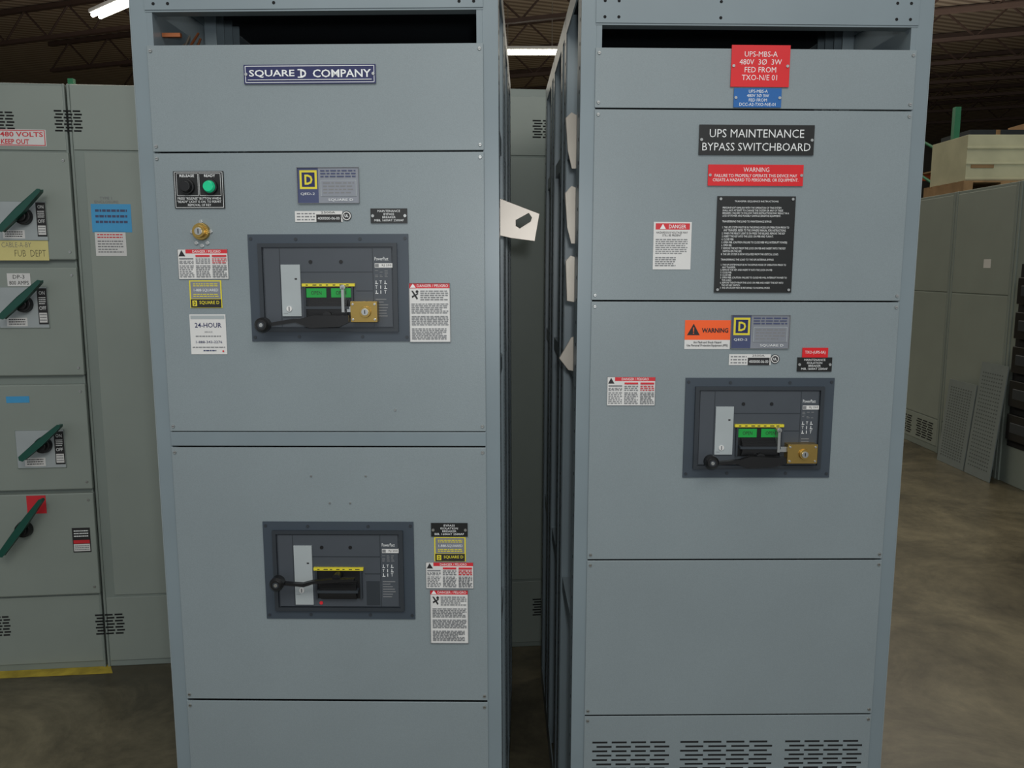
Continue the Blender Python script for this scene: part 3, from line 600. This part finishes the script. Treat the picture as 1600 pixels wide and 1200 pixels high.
mb.box(-L/2,L/2,-0.05,0.05,zt2-0.08,zt2,JOIST); mb.box(-L/2,L/2,-0.05,0.05,zb2,zb2+0.07,JOIST)
x=-L/2; k=0
while x<L/2-0.5:
    a,bz=(zt2-0.06,zb2+0.05) if k%2 else (zb2+0.05,zt2-0.06)
    mb.cyl((x,0,a),(x+0.55,0,bz),0.02,JOIST,5); x+=0.55;k+=1
j0=build(mb,'roof_joist'); ang=math.radians(-20); c0=ORI['roof_joist'].copy()
d=Vector((math.sin(-ang),math.cos(ang),0))
jl='brown steel open-web joist carrying the roof deck'
for i in range(13):
    o=j0 if i==0 else j0.copy()
    if i: COL.objects.link(o)
    p=Vector((0.5,4.5,0))+d*(i*2.0); o.location=(p.x,p.y,c0.z); o.rotation_euler=(0,0,ang)
    top(o,jl,'joist','open-web roof joists')
def fixture(px,py,z,length,rot):
    r=ray(px,py); t=(z-CAMH)/r.z; p=Vector((0,0,CAMH))+r*t
    e=empty('fluorescent_light',Matrix.Translation(p)@Matrix.Rotation(rot,4,'Z'),'white hanging fluorescent strip light, lit','ceiling light','fluorescent strip lights')
    mb=MB(); mb.box(-length/2,length/2,-0.12,0.12,0.03,0.09,WHITE); build(mb,'fixture_housing',e,0.01)
    for s in (-0.06,0.06):
        mb=MB(); mb.cyl((-length/2+.02,s,0),(length/2-.02,s,0),0.03,TUBE,10); build(mb,'tube',e)
    for s in (-length/3,length/3): mb=MB(); mb.cyl((s,0,0.09),(s,0,CH-z),0.008,STEEL,6); build(mb,'hanging_rod',e)
    return p
fixture(828,82,5.7,1.25,0)
fixture(195,6,5.7,2.0,math.radians(-40))
pts=[floor_at(-40,1046),floor_at(172,1037),floor_at(176,1052),floor_at(-40,1062)]
mb=MB(); o=[(p.x,p.y) for p in pts]
mb.add([(x,y,0.0005) for x,y in o]+[(x,y,0.0015) for x,y in o],[(3,2,1,0),(4,5,6,7),(0,1,5,4),(1,2,6,5),(2,3,7,6),(3,0,4,7)],YTAPE)
top(build(mb,'floor_tape',None,0,base=True),'worn yellow safety tape on the concrete floor','floor tape')

# ------------------------------------------------------------ lights
w=bpy.data.worlds.new('world'); S.world=w; w.use_nodes=True; w.node_tree.nodes['Background'].inputs[0].default_value=(0.92,0.96,1.0,1); w.node_tree.nodes['Background'].inputs[1].default_value=0.45
def area(loc,rot,sx,sy,e,col=(1,1,1)):
    l=bpy.data.lights.new('area_light','AREA'); l.shape='RECTANGLE'; l.size=sx; l.size_y=sy; l.energy=e; l.color=col
    o=bpy.data.objects.new('area_light',l); COL.objects.link(o); o.location=loc; o.rotation_euler=rot; return o
area((0,-1.5,4.5),(math.radians(55),0,0),4,1.5,95,(1,0.97,0.9))
area((4.5,8,5.6),(0,0,0),3,6,150,(1,0.93,0.78))
area((-4,8,5.6),(0,0,0),3,6,170,(1,0.93,0.78))
area((0,18,5.6),(0,0,0),16,8,400,(1,0.93,0.78))
area((-5,9,3.2),(math.pi,0,0),5,5,190,(1,0.93,0.82))  # added uplight that brightens the roof deck, no fixture here
area((6,12,3.95),(math.pi,0,0),6,6,190,(1,0.93,0.82))  # second added uplight for the deck, not a real fixture
l=bpy.data.lights.new('camera_flash','POINT'); l.energy=34; l.shadow_soft_size=0.03; l.color=(0.95,0.98,1)
o=bpy.data.objects.new('camera_flash',l); COL.objects.link(o); o.location=(0.04,-0.02,CAMH+0.09)
